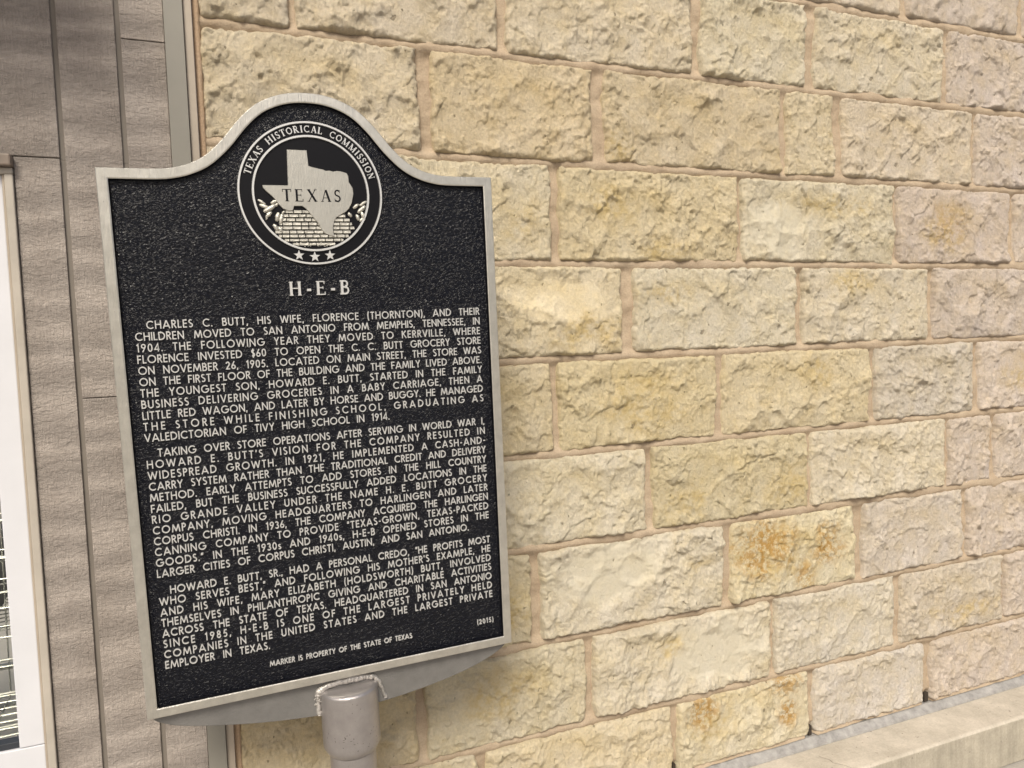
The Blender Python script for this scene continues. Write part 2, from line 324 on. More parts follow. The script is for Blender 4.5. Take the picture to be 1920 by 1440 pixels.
def make_stone(x0, x1, z0, z1, color, feat, sid, far=False):
    gr = GR * (1.0 if not far else 2.0)
    w, h = x1-x0, z1-z0
    nx, nz = max(8, int(w/gr)), max(8, int(h/gr))
    u, v = np.meshgrid(np.linspace(0, 1, nx+1), np.linspace(0, 1, nz+1))
    X = x0 + u*w; Z = z0 + v*h
    jag = lambda t, s_: .0052*fbm(t*9, t*0+s_*3.3, sid+s_, 4, .62)
    l = jag(Z, 1); r_ = jag(Z, 2); b_ = jag(X, 3)*.8; t_ = jag(X, 4)*.8
    ax = (X-x0) ; bx = (x1-X); az = (Z-z0); bz = (z1-Z)
    # rounded corners : push the boundary inwards near corners
    c_ = np.array([random.uniform(.004, .022) for _ in range(4)])
    def corner(dx, dz, rad): return rad*np.clip(1-np.sqrt((np.clip(dx, 0, rad)/rad)), 0, 1)**2 if rad > 0 else 0
    tp = [random.uniform(-.003, .003) for _ in range(4)]
    l = l+tp[0]*(v-.5); r_ = r_+tp[1]*(v-.5); b_ = b_+tp[2]*(u-.5); t_ = t_+tp[3]*(u-.5)
    X = X + l*(1-u) + r_*u; Z = Z + b_*(1-v) + t_*v
    X = X + (corner(az, 0, c_[0])*(1-u) + corner(bz, 0, c_[1])*(1-u)*1. - corner(az, 0, c_[2])*u - corner(bz, 0, c_[3])*u)*.55
    d = np.minimum(np.minimum(ax, bx), np.minimum(az, bz))
    d = d + .0030*fbm(X*60, Z*60, sid+9, 2)
    # rock face : conchoidal scoops of several sizes, then grain
    pale = np.zeros_like(X); tint = 0.
    if 'pale' in feat:
        cx, cz, rx, rz, tint = feat['pale']; pale = blob(X, Z, x0+cx, z0+cz, rx, rz, sid+40, .5)
    rough = 1 - .72*pale
    wx = X + .010*fbm(X*18, Z*18, sid+21, 3); wz = Z + .010*fbm(X*18+9, Z*18, sid+22, 3)
    big = scoops(wx, wz, .085, sid+1, .0085, .12)
    ang = (sid*1.7 % 1.0)*1.0 - .2
    Xr = X*math.cos(ang)+Z*math.sin(ang); Zr = -X*math.sin(ang)+Z*math.cos(ang)
    Xw = Xr + .004*fbm(X*50, Z*50, sid+24, 2); Zw = Zr + .004*fbm(X*50+4, Z*50, sid+25, 2)
    mid = scoops(Xw, Zw*.72, .029, sid+2, .0036, .13)
    sml = scoops(Xw, Zw*.62, .0088, sid+3, .0018, .10)
    var = .25+.75*sstep(-.30, .30, fbm(X*7, Z*7, sid+33, 3)+random.uniform(-.45, .35))
    hgt = .0125 + .0030*fbm(X*5, Z*6, sid+5, 2) + big*.80 + rough*(mid*1.15*var + sml*1.25*(.25+.75*var) + .0016*(.3+.7*var)*fbm(Xr*140, Zr*52, sid+8, 2, .7) + .0022*(1-var)*fbm(Xr*40, Zr*14, sid+81, 3, .6))
    if 'dir' in feat:
        rr = np.clip((X-(x0+feat['pale'][0]))/feat['pale'][2]*feat['dir'], -1, 1)*.5+.5
        hgt = hgt + .004 - pale*(.003+.0105*rr**1.5)
    else: hgt = hgt - .003*pale
    fl = fbm(X*7, Z*8, sid+50, 4, .55)
    hgt = hgt - rough*(.0042*sstep(.26, .285, fl) + .0034*sstep(-.42, -.40, -fl-.0)*sstep(.05, .07, -fl-.34))
    ck = np.abs(fbm(wx*6.5, wz*9, sid+90, 4, .6)); cm_ = sstep(.02, .22, fbm(X*5, Z*5, sid+91, 2))
    hgt = hgt - rough*.0038*cm_*(1-sstep(.006, .030, ck))
    for ln, wd, dp in BREAKS:
        if max(p[0] for p in ln) < x0-.02 or min(p[0] for p in ln) > x1+.02: continue
        dd = np.full_like(X, 9.); zr = Z-H0; jx = X+.0035*fbm(X*45, Z*45, 777, 3); jz = zr+.0035*fbm(X*45, Z*45, 778, 3)
        for (ax_, az_), (bx_, bz_) in zip(ln[:-1], ln[1:]):
            vx, vz = bx_-ax_, bz_-az_; t = np.clip(((jx-ax_)*vx+(jz-az_)*vz)/(vx*vx+vz*vz), 0, 1)
            dd = np.minimum(dd, np.hypot(jx-ax_-t*vx, jz-az_-t*vz))
        hgt = hgt - dp*(1-sstep(wd*.25, wd, dd))
    hgt = np.clip(hgt, .0060+.0040*sstep(.008, .022, d), .05)
    e_ = sstep(0, .010, d)
    hgt = (.0070 + .0015*fbm(X*9, Z*9, sid+66, 2))*(1-e_) + hgt*e_
    hgt = hgt*sstep(-.0005, .0030, d) - .006*(1-sstep(-.0005, .0030, d))
    hgt[0, :] = hgt[-1, :] = -.008; hgt[:, 0] = hgt[:, -1] = -.008
    Y = -hgt
    P = np.stack([X-x0, Y, Z-z0], -1).reshape(-1, 3)
    nvx = nx+1; idx = np.arange((nx+1)*(nz+1)).reshape(nz+1, nx+1)
    q = np.stack([idx[:-1, :-1], idx[:-1, 1:], idx[1:, 1:], idx[1:, :-1]], -1).reshape(-1, 4)
    # back skirt
    ring = np.concatenate([idx[0, :], idx[1:, -1], idx[-1, -2::-1], idx[-2:0:-1, 0]])
    n0 = len(P); back = P[ring].copy(); back[:, 1] = .05; P = np.concatenate([P, back]); m = len(ring)
    br = np.arange(m)+n0
    q2 = np.stack([ring, br, np.roll(br, -1), np.roll(ring, -1)], -1)
    q = np.concatenate([q, q2])
    me = bpy.data.meshes.new('stone')
    me.vertices.add(len(P)); me.vertices.foreach_set('co', P.astype(np.float32).ravel())
    me.loops.add(q.size); me.loops.foreach_set('vertex_index', q.astype(np.int32).ravel())
    me.polygons.add(len(q)); me.polygons.foreach_set('loop_start', (np.arange(len(q))*4).astype(np.int32))
    me.update(calc_edges=True); me.polygons.foreach_set('use_smooth', np.ones(len(q), bool))
    def attr(nm, arr):
        a_ = me.attributes.new(nm, 'FLOAT', 'POINT'); full = np.zeros(len(P), np.float32); full[:arr.size] = arr.ravel(); a_.data.foreach_set('value', full)
    attr('pale', np.clip(pale*tint, 0, 1)); attr('smoothness', np.clip(pale, 0, 1))
    oc = np.zeros_like(X)
    for f_ in feat.get('ochre', []): oc = np.maximum(oc, .58*blob(X, Z, x0+f_[0], z0+f_[1], f_[2], f_[3], sid+60, .9))
    attr('ochre', oc)
    ru = np.zeros_like(X)
    for f_ in feat.get('rust', []): ru = np.maximum(ru, .85*f_[4]*blob(X, Z, x0+f_[0], z0+f_[1], f_[2], f_[3], sid+70, .8))
    attr('rust', ru)
    me.materials.append(M_stone)
    o = bpy.data.objects.new('stone', me); o.location = (x0, 0, z0); o.color = (*color, 1)
    return link(o, wall)
HJ = .0120
sid = 100
for ri, row in enumerate(ROWS):
    zt, zb = J[ri], J[ri+1]
    row = list(row)
    while row[-1][0] < WX1-.75: row.append((row[-1][0]+random.uniform(.40, .54), .028))
    xs = [(0.0, .008)] + row + [(WX1, .03)]
    for si in range(len(xs)-1):
        (xa, wa), (xb, wb) = xs[si], xs[si+1]
        sid += 13
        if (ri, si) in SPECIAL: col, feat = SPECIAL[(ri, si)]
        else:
            t = (xa+xb)/2/2.4; cr = random.choice([CREAM, YEL, (.60,.50,.33)]); col = tuple(a_*(1-min(t, 1))+b_*min(t, 1) for a_, b_ in zip(cr, PINK_FALLOFF)); feat = {}  # blends with x towards the pink that carries the painted light falloff
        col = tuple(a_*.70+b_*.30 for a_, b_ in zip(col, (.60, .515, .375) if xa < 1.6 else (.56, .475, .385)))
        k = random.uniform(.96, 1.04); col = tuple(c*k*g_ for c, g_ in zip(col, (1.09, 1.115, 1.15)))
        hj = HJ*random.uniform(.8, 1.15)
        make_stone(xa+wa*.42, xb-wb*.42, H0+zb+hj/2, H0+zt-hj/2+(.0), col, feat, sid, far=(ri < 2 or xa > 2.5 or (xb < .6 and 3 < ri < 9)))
# mortar bed: one bumpy sheet just below the stone edges, closed at the back
def sheet(name, x0, x1, z0, z1, step, yfun, mat, parent, depth=.09):
    nx, nz = int((x1-x0)/step), int((z1-z0)/step)
    u, v = np.meshgrid(np.linspace(x0, x1, nx+1), np.linspace(z0, z1, nz+1))
    P = np.stack([u, yfun(u, v), v], -1).reshape(-1, 3)
    idx = np.arange((nx+1)*(nz+1)).reshape(nz+1, nx+1)
    q = np.stack([idx[:-1, :-1], idx[:-1, 1:], idx[1:, 1:], idx[1:, :-1]], -1).reshape(-1, 4)
    me = bpy.data.meshes.new(name)
    me.vertices.add(len(P)); me.vertices.foreach_set('co', P.astype(np.float32).ravel())
    me.loops.add(q.size); me.loops.foreach_set('vertex_index', q.astype(np.int32).ravel())
    me.polygons.add(len(q)); me.polygons.foreach_set('loop_start', (np.arange(len(q))*4).astype(np.int32))
    me.update(calc_edges=True); me.polygons.foreach_set('use_smooth', np.ones(len(q), bool)); me.materials.append(mat)
    return link(bpy.data.objects.new(name, me), parent)
def joint_height(u, v):
    z = v - H0
    dh = np.min(np.stack([np.abs(z-j) for j in J]), 0)
    bed = np.exp(-(dh/.013)**2)                     # bed joints are struck nearly flush, head joints are raked back
    hole = np.zeros_like(u)
    for hx in (1.083, 1.549, 2.015): hole = np.maximum(hole, ((np.abs(u-hx) < .020) & (z < J[-1]+.036+.004*np.sin(u*900))).astype(float))
    return hole*.0112-(1-hole)*np.minimum(.0108, -.0030 + .0050*sstep(-.2, .6, fbm(u*3, v*3, 5, 2)) + .0105*bed + .0042*fbm(u*11, v*16, 3, 3) + .0016*fbm(u*34, v*34, 8, 3) + .0008*fbm(u*110, v*110, 12, 2))
sheet('mortar', .001, WX1, H0+J[-1]+.001, H0+J[0], .0056, joint_height, M_mortar, wall)
core = MB(); core.box((.002, .012, H0+J[-1]+.002), (WX1-.002, .2, H0+J[0]-.001)); core.obj('wall_core', M_mortar, wall)
# weep holes at the foot of three head joints
for x, w_ in ((1.083, .011), (1.549, .013), (2.015, .018)):
    b = MB(); b.box((x-w_/2+.001, -.0035, H0+J[-1]+.002), (x+w_/2-.001, .011, H0+J[-1]+.030)); b.obj('weep_hole', M_dark, wall)
fz = H0+J[-1]
# flashing at the foot of the stones
fl = MB(); fl.add([(0, .1, fz+.001), (WX1, .1, fz+.001), (WX1, -.006, fz-.002), (0, -.006, fz-.002), (0, -.026, fz-.016), (WX1, -.026, fz-.016), (WX1, -.028, fz-.022), (0, -.028, fz-.022), (0, .1, fz-.022), (WX1, .1, fz-.022)],
    [(0,1,2,3),(3,2,5,4),(4,5,6,7),(7,6,9,8),(8,9,1,0),(0,3,4,7,8),(1,9,6,5,2)])
fl.obj('base_flashing', M_flash, wall)

# ------------------------------------------------------------------ concrete ledge
led = empty('concrete_ledge', 'smooth pale concrete kerb ledge running along the foot of the stone wall', 'ledge', (0, 0, 0))
lz = fz-.0225; LY = -.158
lb = MB(); lb.add([(0, .1, lz), (WX1, .1, lz), (WX1, LY+.006, lz-.001), (0, LY+.006, lz-.001), (0, LY, lz-.006), (WX1, LY, lz-.006), (0, LY, .004), (WX1, LY, .004), (0, .1, .004), (WX1, .1, .004)],
    [(0,1,2,3),(3,2,5,4),(8,9,1,0),(0,3,4,6,8),(1,9,7,5,2),(4,5,7,6)])
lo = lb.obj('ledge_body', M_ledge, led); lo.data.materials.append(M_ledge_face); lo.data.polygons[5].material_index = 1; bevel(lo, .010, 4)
crk = [(1.52, 1.0), (1.535, .7), (1.532, .5), (1.55, .25), (1.56, .02)]
cm = MB()
for (a0, t0), (a1, t1) in zip(crk[:-1], crk[1:]):
    y0, y1 = LY+.012+t0*.08, LY+.012+t1*.08
    cm.add([(a0, y0, lz+.0004), (a0+.0012, y0, lz+.0004), (a1+.0012, y1, lz+.0002), (a1, y1, lz+.0002)], [(0,3,2,1)])
cm.obj('hairline_crack', M_groove, led)

# ------------------------------------------------------------------ siding
sd_ = empty('siding_wall', 'grey-brown figured board siding between the window and the stone wall', 'siding', (0, 0, 0))
def board(x0, x1, z0, z1):
    b = MB(); b.box((0, -.012, 0), (x1-x0, .004, z1-z0)); o = b.obj('siding_board', M_siding, sd_); o.location = (x0, 0, z0); return bevel(o, .0015, 2)
GV = .0046
ztop = H0+J[0]
B = [(-.3265, -.2467-GV, [.04, H0+.309]), (-.2467+GV, -.1402-GV, [.04, H0-.095, ztop]), (-.1402+GV, -.0585, [.04, H0-.905, H0+.592, ztop])]
board(B[0][0], B[0][1], .04, H0+.3585)
for x0, x1, zs in B[1:]:
    for za, zb in zip(zs[:-1], zs[1:]): board(x0, x1, za+.0009, zb-.0009)
board(-.355, -.2467-GV, H0+.3605, ztop)
x = -.355-2*GV
for w_ in (.105, .1, .11, .1, .1, .105, .1, .1, .1): board(x-w_, x, H0+.3605, ztop); x -= w_+2*GV
XL = x
bk = MB(); bk.box((-.3265, -.0068, .03), (-.0585, .06, H0+.357)); bk.box((XL, -.0068, H0+.3575), (-.0585, .06, ztop)); bk.obj('groove_backing', M_groove, sd_)
b = MB(); b.box((-1.3, -.42, H0+.90), (-.27, -.013, H0+.98)); b.obj('unseen_shade_canopy', M_trim, sd_)  # unseen canopy, added to keep the upper siding in shade
# corner trim
tr = empty('corner_trim', 'plain smooth grey-green trim board between the siding and the stone', 'trim', (0, 0, 0))
b = MB(); b.box((-.0575, -.030, .03), (-.0225, .05, ztop)); bevel(b.obj('trim_face', M_trim, tr), .0012)
b = MB(); b.box((-.0220, -.022, .03), (-.0065, .05, ztop)); bevel(b.obj('trim_return', M_trim_edge, tr), .0012)
mb = MB(); zz = np.linspace(.2, ztop, 160)
for i in range(len(zz)-1):
    w0 = .0015*gnoise(np.array([zz[i]*25.]), np.array([1.]))[0]; w1 = .0015*gnoise(np.array([zz[i+1]*25.]), np.array([1.]))[0]
    mb.add([(-.0062, -.008, zz[i]), (.0045+w0, -.0145, zz[i]), (.0045+w1, -.0145, zz[i+1]), (-.0062, -.008, zz[i+1]), (.009, .002, zz[i]), (.009, .002, zz[i+1])], [(0,1,2,3),(1,4,5,2)])
mb.obj('sealant_bead', M_caulk, tr, True)

# ------------------------------------------------------------------ window and what stands behind it
WZ0, WZ1, WXL = H0-1.02, H0+.3246, -1.65
win = empty('shop_window', 'white framed shop window at the left edge of the siding', 'window', (0, 0, 0))
b = MB(); b.box((-.3415, -.020, WZ0), (-.3275, .05, WZ1)); b.box((WXL, -.020, WZ1+.0003), (-.3275, .05, WZ1+.012)); bevel(b.obj('casing', M_casing, win), .002)
b = MB(); b.box((-.3465, -.014, WZ0), (-.3422, .05, WZ1)); bevel(b.obj('casing_bead', M_trim_edge, win), .001)
b = MB(); b.box((-.389, -.008, WZ0+.26), (-.347, .055, WZ1)); bevel(b.obj('stile', M_white, win), .002)
b = MB(); b.box((WXL, -.008, WZ0+.0), (-.347, .055, WZ0+.259)); bevel(b.obj('bottom_rail', M_white, win), .002)
b = MB(); b.box((WXL, -.007, WZ1-.05), (-.3895, .054, WZ1-.0005)); bevel(b.obj('top_rail', M_white, win), .002)
b = MB(); b.box((WXL, -.002, WZ0+.2595), (-.3895, .03, WZ0+.272)); bevel(b.obj('glazing_gasket', plain('dark_gasket', (.03,.035,.045), .4), win), .001)
b = MB(); b.box((WXL+.002, .020, WZ0+.273), (-.390, .026, WZ1-.051)); b.obj('glass', M_glass, win)
b = MB(); b.box((WXL, -.036, WZ1+.0125), (-.3262, .02, WZ1+.034)); bevel(b.obj('head_flashing', M_head, win), .003)
# room
room = empty('shop_interior', 'pale shop floor and back wall seen through the window glass', 'room', (0, 0, 0))
b = MB(); b.add([(WXL-.5, .2, .03), (3., .2, .03), (3., 5, .03), (WXL-.5, 5, .03)], [(0,1,2,3)]); b.obj('floor_finish', plain('shop_floor', (.34,.32,.29), .35, var=.04), room)
b = MB(); b.add([(WXL-.5, 5, .03), (3., 5, .03), (3., 5, 2.9), (WXL-.5, 5, 2.9)], [(0,3,2,1)]); b.obj('back_wall', plain('shop_back', (.20,.19,.18), .8, var=.04), room)
b = MB(); b.box((WXL, -.01, .03), (-.3275, .19, WZ0-.001)); bevel(b.obj('sill_wall', M_siding, sd_), .002)
# wire shopping carts
M_wire = plain('zinc_wire', (.46, .45, .40), .35, .7)
M_cart_dark = plain('dark_plastic', (.02, .022, .03), .5); M_red = plain('red_plastic', (.35, .02, .03), .4)
def cart(loc, rz, label):
    c = empty('shopping_cart', label, 'shopping cart', loc); c.rotation_euler = (0, 0, rz); c['group'] = 'wire shopping carts behind the window'
    L, W, zb, zt = .85, .50, .42, .88
    k = MB()
    def P(u, v, z):      # u along, v across -0.5..0.5, tapering to the front
        tap = 1-.22*u; fl_ = .85+.15*(z-zb)/(zt-zb); return (u*L, v*W*tap*fl_, z)
    for z in np.linspace(zb, zt, 7):
        k.tube([P(0,-.5,z), P(1,-.5,z), P(1,.5,z), P(0,.5,z)], .003 if z < zt-.01 else .006, 6, True)
    for u_ in np.linspace(0, 1, 11):
        for s_ in (-.5, .5): k.tube([P(u_, s_, zb), P(u_, s_, zt)], .002, 5)
        k.tube([P(u_, -.5, zb), P(u_, .5, zb)], .002, 5)
    for v_ in np.linspace(-.5, .5, 10): k.tube([P(1, v_, zb), P(1, v_, zt)], .002, 5); k.tube([P(0, v_, zb), P(1, v_, zb)], .002, 5)
    for s_ in (-.5, .5): k.tube([P(.15, s_, zb), P(.45, s_, zt)], .003, 5)
    k.obj('basket', M_wire, c)
    f = MB()
    for s_ in (-.2, .2): f.tube([(0.0, s_, .95), (0, s_, .45), (.03, s_, .16), (.80, s_*.8, .16)], .012, 8)
    f.tube([(0.0, -.2, .3), (0, .2, .3)], .008, 8); f.obj('chassis', M_wire, c)
    hb = MB(); hb.tube([(-.05, -.25, .98), (-.05, .25, .98)], .016, 10); hb.obj('handle', M_red, c)
    for px, py in ((.05,-.2),(.05,.2),(.76,-.15),(.76,.15)):
        w_ = MB(); w_.tube([(px, py-.012, .06), (px, py+.012, .06)], .055, 14); w_.tube([(px, py-.02, .06), (px+.005, py-.02, .15)], .007, 6); w_.obj('wheel', M_cart_dark, c)
    s = MB(); s.box((.05, -.17, .46), (.30, .17, .70)); bevel(s.obj('child_seat', M_cart_dark, c), .01)
    return c
cart((-1.05, .42, .03), .05, 'nearest wire shopping cart just behind the window glass')
cart((-1.02, 1.35, .03), .1, 'wire shopping cart standing further back inside the shop')

# ------------------------------------------------------------------ historical marker
mk = empty('historical_marker', 'black and silver cast metal historical marker on a round post', 'sign')
Rp = ((0.9997543, 0.0214046, 0.0057548), (-0.0212482, 0.9994366, -0.0259800), (-0.0063076, 0.0258514, 0.9996459))
q = Vector((-0.1653, -0.2935, 1.3953)); HP, WP = .9465, .686
c0, c1, c2 = [Vector((Rp[0][i], Rp[1][i], Rp[2][i])) for i in range(3)]
org = q + c1*HP
X_, Y_, Z_ = cv(c0), cv(c2), -cv(c1)
MM = Matrix.Identity(4)
for i in range(3): MM[i][0] = X_[i]; MM[i][1] = Y_[i]; MM[i][2] = Z_[i]
ow = cv(org); MM[0][3], MM[1][3], MM[2][3] = ow.x, ow.y-CAM_D, ow.z+CAM_H
mk.matrix_world = MM
CX = .343
prof = [(0,1.0863),(.029,1.0842),(.058,1.0765),(.088,1.0612),(.117,1.0345),(.147,.9985),(.177,.9708),(.206,.9562),(.235,.9492),(.262,.9475)]
def catmull(pts, n=5):
    out = []
    for i in range(len(pts)-1):
        p0, p1, p2, p3 = pts[max(i-1,0)], pts[i], pts[i+1], pts[min(i+2,len(pts)-1)]
        for k in range(n):
            t = k/n
            out.append(tuple(.5*((2*p1[j])+(-p0[j]+p2[j])*t+(2*p0[j]-5*p1[j]+4*p2[j]-p3[j])*t*t+(-p0[j]+3*p1[j]-3*p2[j]+p3[j])*t**3) for j in (0, 1)))
    return out+[pts[-1]]
half = catmull([(-.029, 1.0842)]+prof)[5:]
top = [(CX-d, z) for d, z in reversed(half)] + [(CX+d, z) for d, z in half[1:]]
outer = [(0, 0), (0, .9475)] + top + [(WP, .9475), (WP, 0)]     # clockwise seen from the front
def offset(poly, d):
    out = []; n = len(poly)
    for i in range(n):
        p = Vector(poly[i]); a_ = Vector(poly[i-1]); b_ = Vector(poly[(i+1) % n])
        d0 = (p-a_).normalized(); d1 = (b_-p).normalized()
        n0 = Vector((d0.y, -d0.x)); n1 = Vector((d1.y, -d1.x))
        m_ = (n0+n1).normalized(); out.append(tuple(p + m_*d/max(m_.dot(n0), .3)))
    return out
BW = .0162
o1 = offset(outer, .0012); i0 = offset(outer, BW-.001); i1 = offset(outer, BW+.0010)
fm = MB(); n = len(outer)
rings = [[(x, .015, z) for x, z in offset(outer, -.0015)], [(x, .0010, z) for x, z in outer], [(x, 0, z) for x, z in o1], [(x, 0, z) for x, z in i0], [(x, .0008, z) for x, z in i1], [(x, .0085, z) for x, z in offset(outer, BW+.0028)]]
for r_ in rings: fm.v += r_
for k in range(4):
    for i in range(n): j = (i+1) % n; fm.f.append((k*n+i, k*n+j, (k+1)*n+j, (k+1)*n+i))
fr = fm.obj('plaque_frame', M_frame, mk); 
iw = MB(); iw.v = rings[4]+rings[5]
for i in range(n): j = (i+1) % n; iw.f.append((i, j, n+j, n+i))
iw.obj('frame_inner_wall', M_black, mk)
def flat(name, poly, y, mat, parent, th=None, y2=None, bev=0):
    vs = [Vector((p[0], p[1], 0)) for p in poly]; tris = geometry.tessellate_polygon([vs])
    m_ = MB(); nn = len(poly)
    f1 = offset(poly, bev) if bev else poly
    m_.v = [(p[0], y, p[1]) for p in f1]
    for t in tris:
        a_, b_, c_ = [Vector(poly[k]) for k in t]
        t = tuple(t) if (b_-a_).cross(c_-a_) > 0 else tuple(reversed(t))
        m_.f.append(t)
    if y2 is not None:
        m_.v += [(p[0], y+bev, p[1]) for p in poly] if bev else []
        m_.v += [(p[0], y2, p[1]) for p in poly]
        L_ = (len(m_.v)//nn)
        for k in range(L_-1):
            for i in range(nn): j = (i+1) % nn; m_.f.append((k*nn+i, k*nn+j, (k+1)*nn+j, (k+1)*nn+i))
        m_.f += [tuple((L_-1)*nn+i for i in reversed(t)) for t in m_.f[:len(tris)]]
    return m_.obj(name, mat, parent)
FY = .0082
flat('plaque_field', offset(outer, BW+.002), FY, M_field, mk, y2=.0148)

# --- stroke letters: every stroke is a raised bar with sloping sides
def arc(cx, cy, rx, ry, a0, a1, n=10):
    return [(cx+rx*math.cos(math.radians(a0+(a1-a0)*i/n)), cy+ry*math.sin(math.radians(a0+(a1-a0)*i/n))) for i in range(n+1)]
h = .07
O_ = arc(.5,.5,.43,.43,90,450,24)[:-1]
G = {
'A':(.86,[[(.05,0),(.43,.98)],[(.43,.98),(.81,0)],[(.17,.29),(.69,.29)]]),
'B':(.56,[[(.07,0),(.07,1)],[(.07,.93),(.27,.93)]+arc(.27,.735,.19,.195,90,-90,8)+[(.07,.54)],[(.07,.54),(.29,.54)]+arc(.29,.305,.22,.235,90,-90,9)+[(.07,.07)]]),
'C':(.84,[arc(.5,.5,.43,.43,46,314,18)]),
'D':(.78,[[(.07,0),(.07,1)],[(.07,.93),(.27,.93)]+arc(.27,.5,.44,.43,90,-90,14)+[(.07,.07)]]),
'E':(.50,[[(.07,0),(.07,1)],[(.07,.93),(.48,.93)],[(.07,.52),(.46,.52)],[(.07,.07),(.48,.07)]]),
'F':(.47,[[(.07,0),(.07,1)],[(.07,.93),(.46,.93)],[(.07,.50),(.44,.50)]]),
'G':(.96,[arc(.5,.5,.43,.43,44,360,20),[(.97,.49),(.55,.49)]]),
'H':(.72,[[(.07,0),(.07,1)],[(.65,0),(.65,1)],[(.07,.52),(.65,.52)]]),
'I':(.14,[[(.07,0),(.07,1)]]),
'K':(.64,[[(.07,0),(.07,1)],[(.57,1),(.10,.50)],[(.22,.60),(.61,0)]]),
'L':(.44,[[(.07,1),(.07,.07),(.43,.07)]]),
'M':(.98,[[(.05,0),(.18,.95)],[(.18,.97),(.49,.12)],[(.49,.12),(.80,.97)],[(.80,.95),(.93,0)]]),
'N':(.76,[[(.07,0),(.07,1)],[(.07,.95),(.69,.05)],[(.69,0),(.69,1)]]),
'O':(1.0,['closed',O_]),
'P':(.50,[[(.07,0),(.07,1)],[(.07,.93),(.24,.93)]+arc(.24,.715,.21,.215,90,-90,9)+[(.07,.50)]]),
'Q':(1.0,['closed',O_,[(.58,.40),(.93,.02)]]),
'R':(.56,[[(.07,0),(.07,1)],[(.07,.93),(.25,.93)]+arc(.25,.715,.21,.215,90,-90,9)+[(.07,.50)],[(.24,.50),(.53,0)]]),
'S':(.50,[arc(.26,.745,.175,.19,38,262,10)+arc(.25,.28,.20,.215,84,-142,11)]),
'T':(.56,[[(.28,0),(.28,1)],[(0,.93),(.56,.93)]]),
'U':(.66,[[(.07,1),(.07,.33)]+arc(.33,.33,.26,.27,180,360,12)+[(.59,1)]]),
'V':(.74,[[(.04,1),(.37,.03)],[(.37,.03),(.70,1)]]),
'W':(1.12,[[(.04,1),(.30,.04)],[(.30,.04),(.56,.94)],[(.56,.94),(.82,.04)],[(.82,.04),(1.08,1)]]),
'X':(.66,[[(.05,0),(.61,1)],[(.05,1),(.61,0)]]),
'Y':(.66,[[(.04,1),(.33,.47)],[(.62,1),(.33,.47)],[(.33,.50),(.33,0)]]),
'Z':(.64,[[(.06,.93),(.54,.93),(.09,.07),(.60,.07)]]),
'0':(.58,['closed',arc(.29,.5,.22,.43,90,450,20)[:-1]]),
'1':(.36,[[(.06,.80),(.24,.95),(.24,0)]]),
'2':(.54,[arc(.26,.70,.19,.23,170,-25,9)+[(.08,.07),(.52,.07)]]),
'3':(.52,[arc(.24,.73,.17,.20,150,-90,9),arc(.24,.29,.21,.22,90,-150,9)]),
'4':(.60,[[(.44,0),(.44,.98),(.04,.26),(.58,.26)]]),
'5':(.54,[[(.48,.93),(.20,.93),(.12,.56)]+arc(.25,.32,.21,.25,100,-140,10)]),
'6':(.56,['closed',arc(.28,.29,.21,.22,90,450,18)[:-1],[(.40,1),(.10,.42)]]),
'8':(.52,['closed',arc(.26,.74,.16,.19,90,450,14)[:-1],'closed',arc(.26,.29,.20,.22,90,450,16)[:-1]]),
'9':(.56,['closed',arc(.28,.71,.21,.22,90,450,18)[:-1],[(.16,0),(.46,.58)]]),
'.':(.16,[[(.08,0),(.08,.15)]]), ',':(.18,[[(.10,.15),(.04,-.13)]]), '-':(.34,[[(.04,.42),(.30,.42)]]),
"'":(.14,[[(.09,1.0),(.05,.72)]]), '"':(.30,[[(.11,1.0),(.06,.72)],[(.25,1.0),(.20,.72)]]),
'(':(.26,[arc(.40,.45,.32,.78,128,232,10)]), ')':(.26,[arc(-.14,.45,.32,.78,52,-52,10)]),
's':(.34,[[(x*.72,y*.62) for x,y in arc(.26,.745,.175,.19,38,262,8)+arc(.25,.28,.20,.215,84,-142,8)]]),
'$':(.50,[arc(.26,.72,.17,.17,38,262,9)+arc(.25,.30,.19,.19,84,-142,9),[(.25,-.08),(.25,1.08)]]),
}
def glyph(ch, G_=G):
    w_, items = G_[ch]; out = []; closed = False
    for it in items:
        if isinstance(it, str): closed = True; continue
        if isinstance(it, tuple): out.append((it[0], False, it[1])); continue
        out.append((it, closed, None)); closed = False
    return w_, out
def stroke(mb_, pts, closed, w_, y0, y1, slope=.10):
    """raised bar along pts (x,z) of width w_ from depth y0 up to y1 (smaller y = nearer)"""
    n_ = len(pts); P = [Vector(p) for p in pts]; base = len(mb_.v); hgt = y0-y1
    for i in range(n_):
        a_ = P[i-1] if (closed or i > 0) else None; b_ = P[(i+1) % n_] if (closed or i < n_-1) else None
        d0 = (P[i]-a_).normalized() if a_ is not None else (b_-P[i]).normalized()
        d1 = (b_-P[i]).normalized() if b_ is not None else d0
        n0 = Vector((-d0.y, d0.x)); n1 = Vector((-d1.y, d1.x)); m_ = n0+n1
        m_ = m_.normalized() if m_.length > 1e-4 else n0; k = 1/max(m_.dot(n0), .45)
        wb = (w_/2+hgt*slope)*k; wt = w_/2*k
        for off_, y in ((-wb, y0), (-wt, y1), (wt, y1), (wb, y0)):
            mb_.v.append((P[i].x+m_.x*off_, y, P[i].y+m_.y*off_))
    for i in range(n_ if closed else n_-1):
        j = (i+1) % n_
        for k in range(3): mb_.f.append((base+i*4+k, base+j*4+k, base+j*4+k+1, base+i*4+k+1))
    if not closed:
        mb_.f.append((base, base+1, base+2, base+3)); e_ = base+(n_-1)*4; mb_.f.append((e_+3, e_+2, e_+1, e_))
_eps = [0]
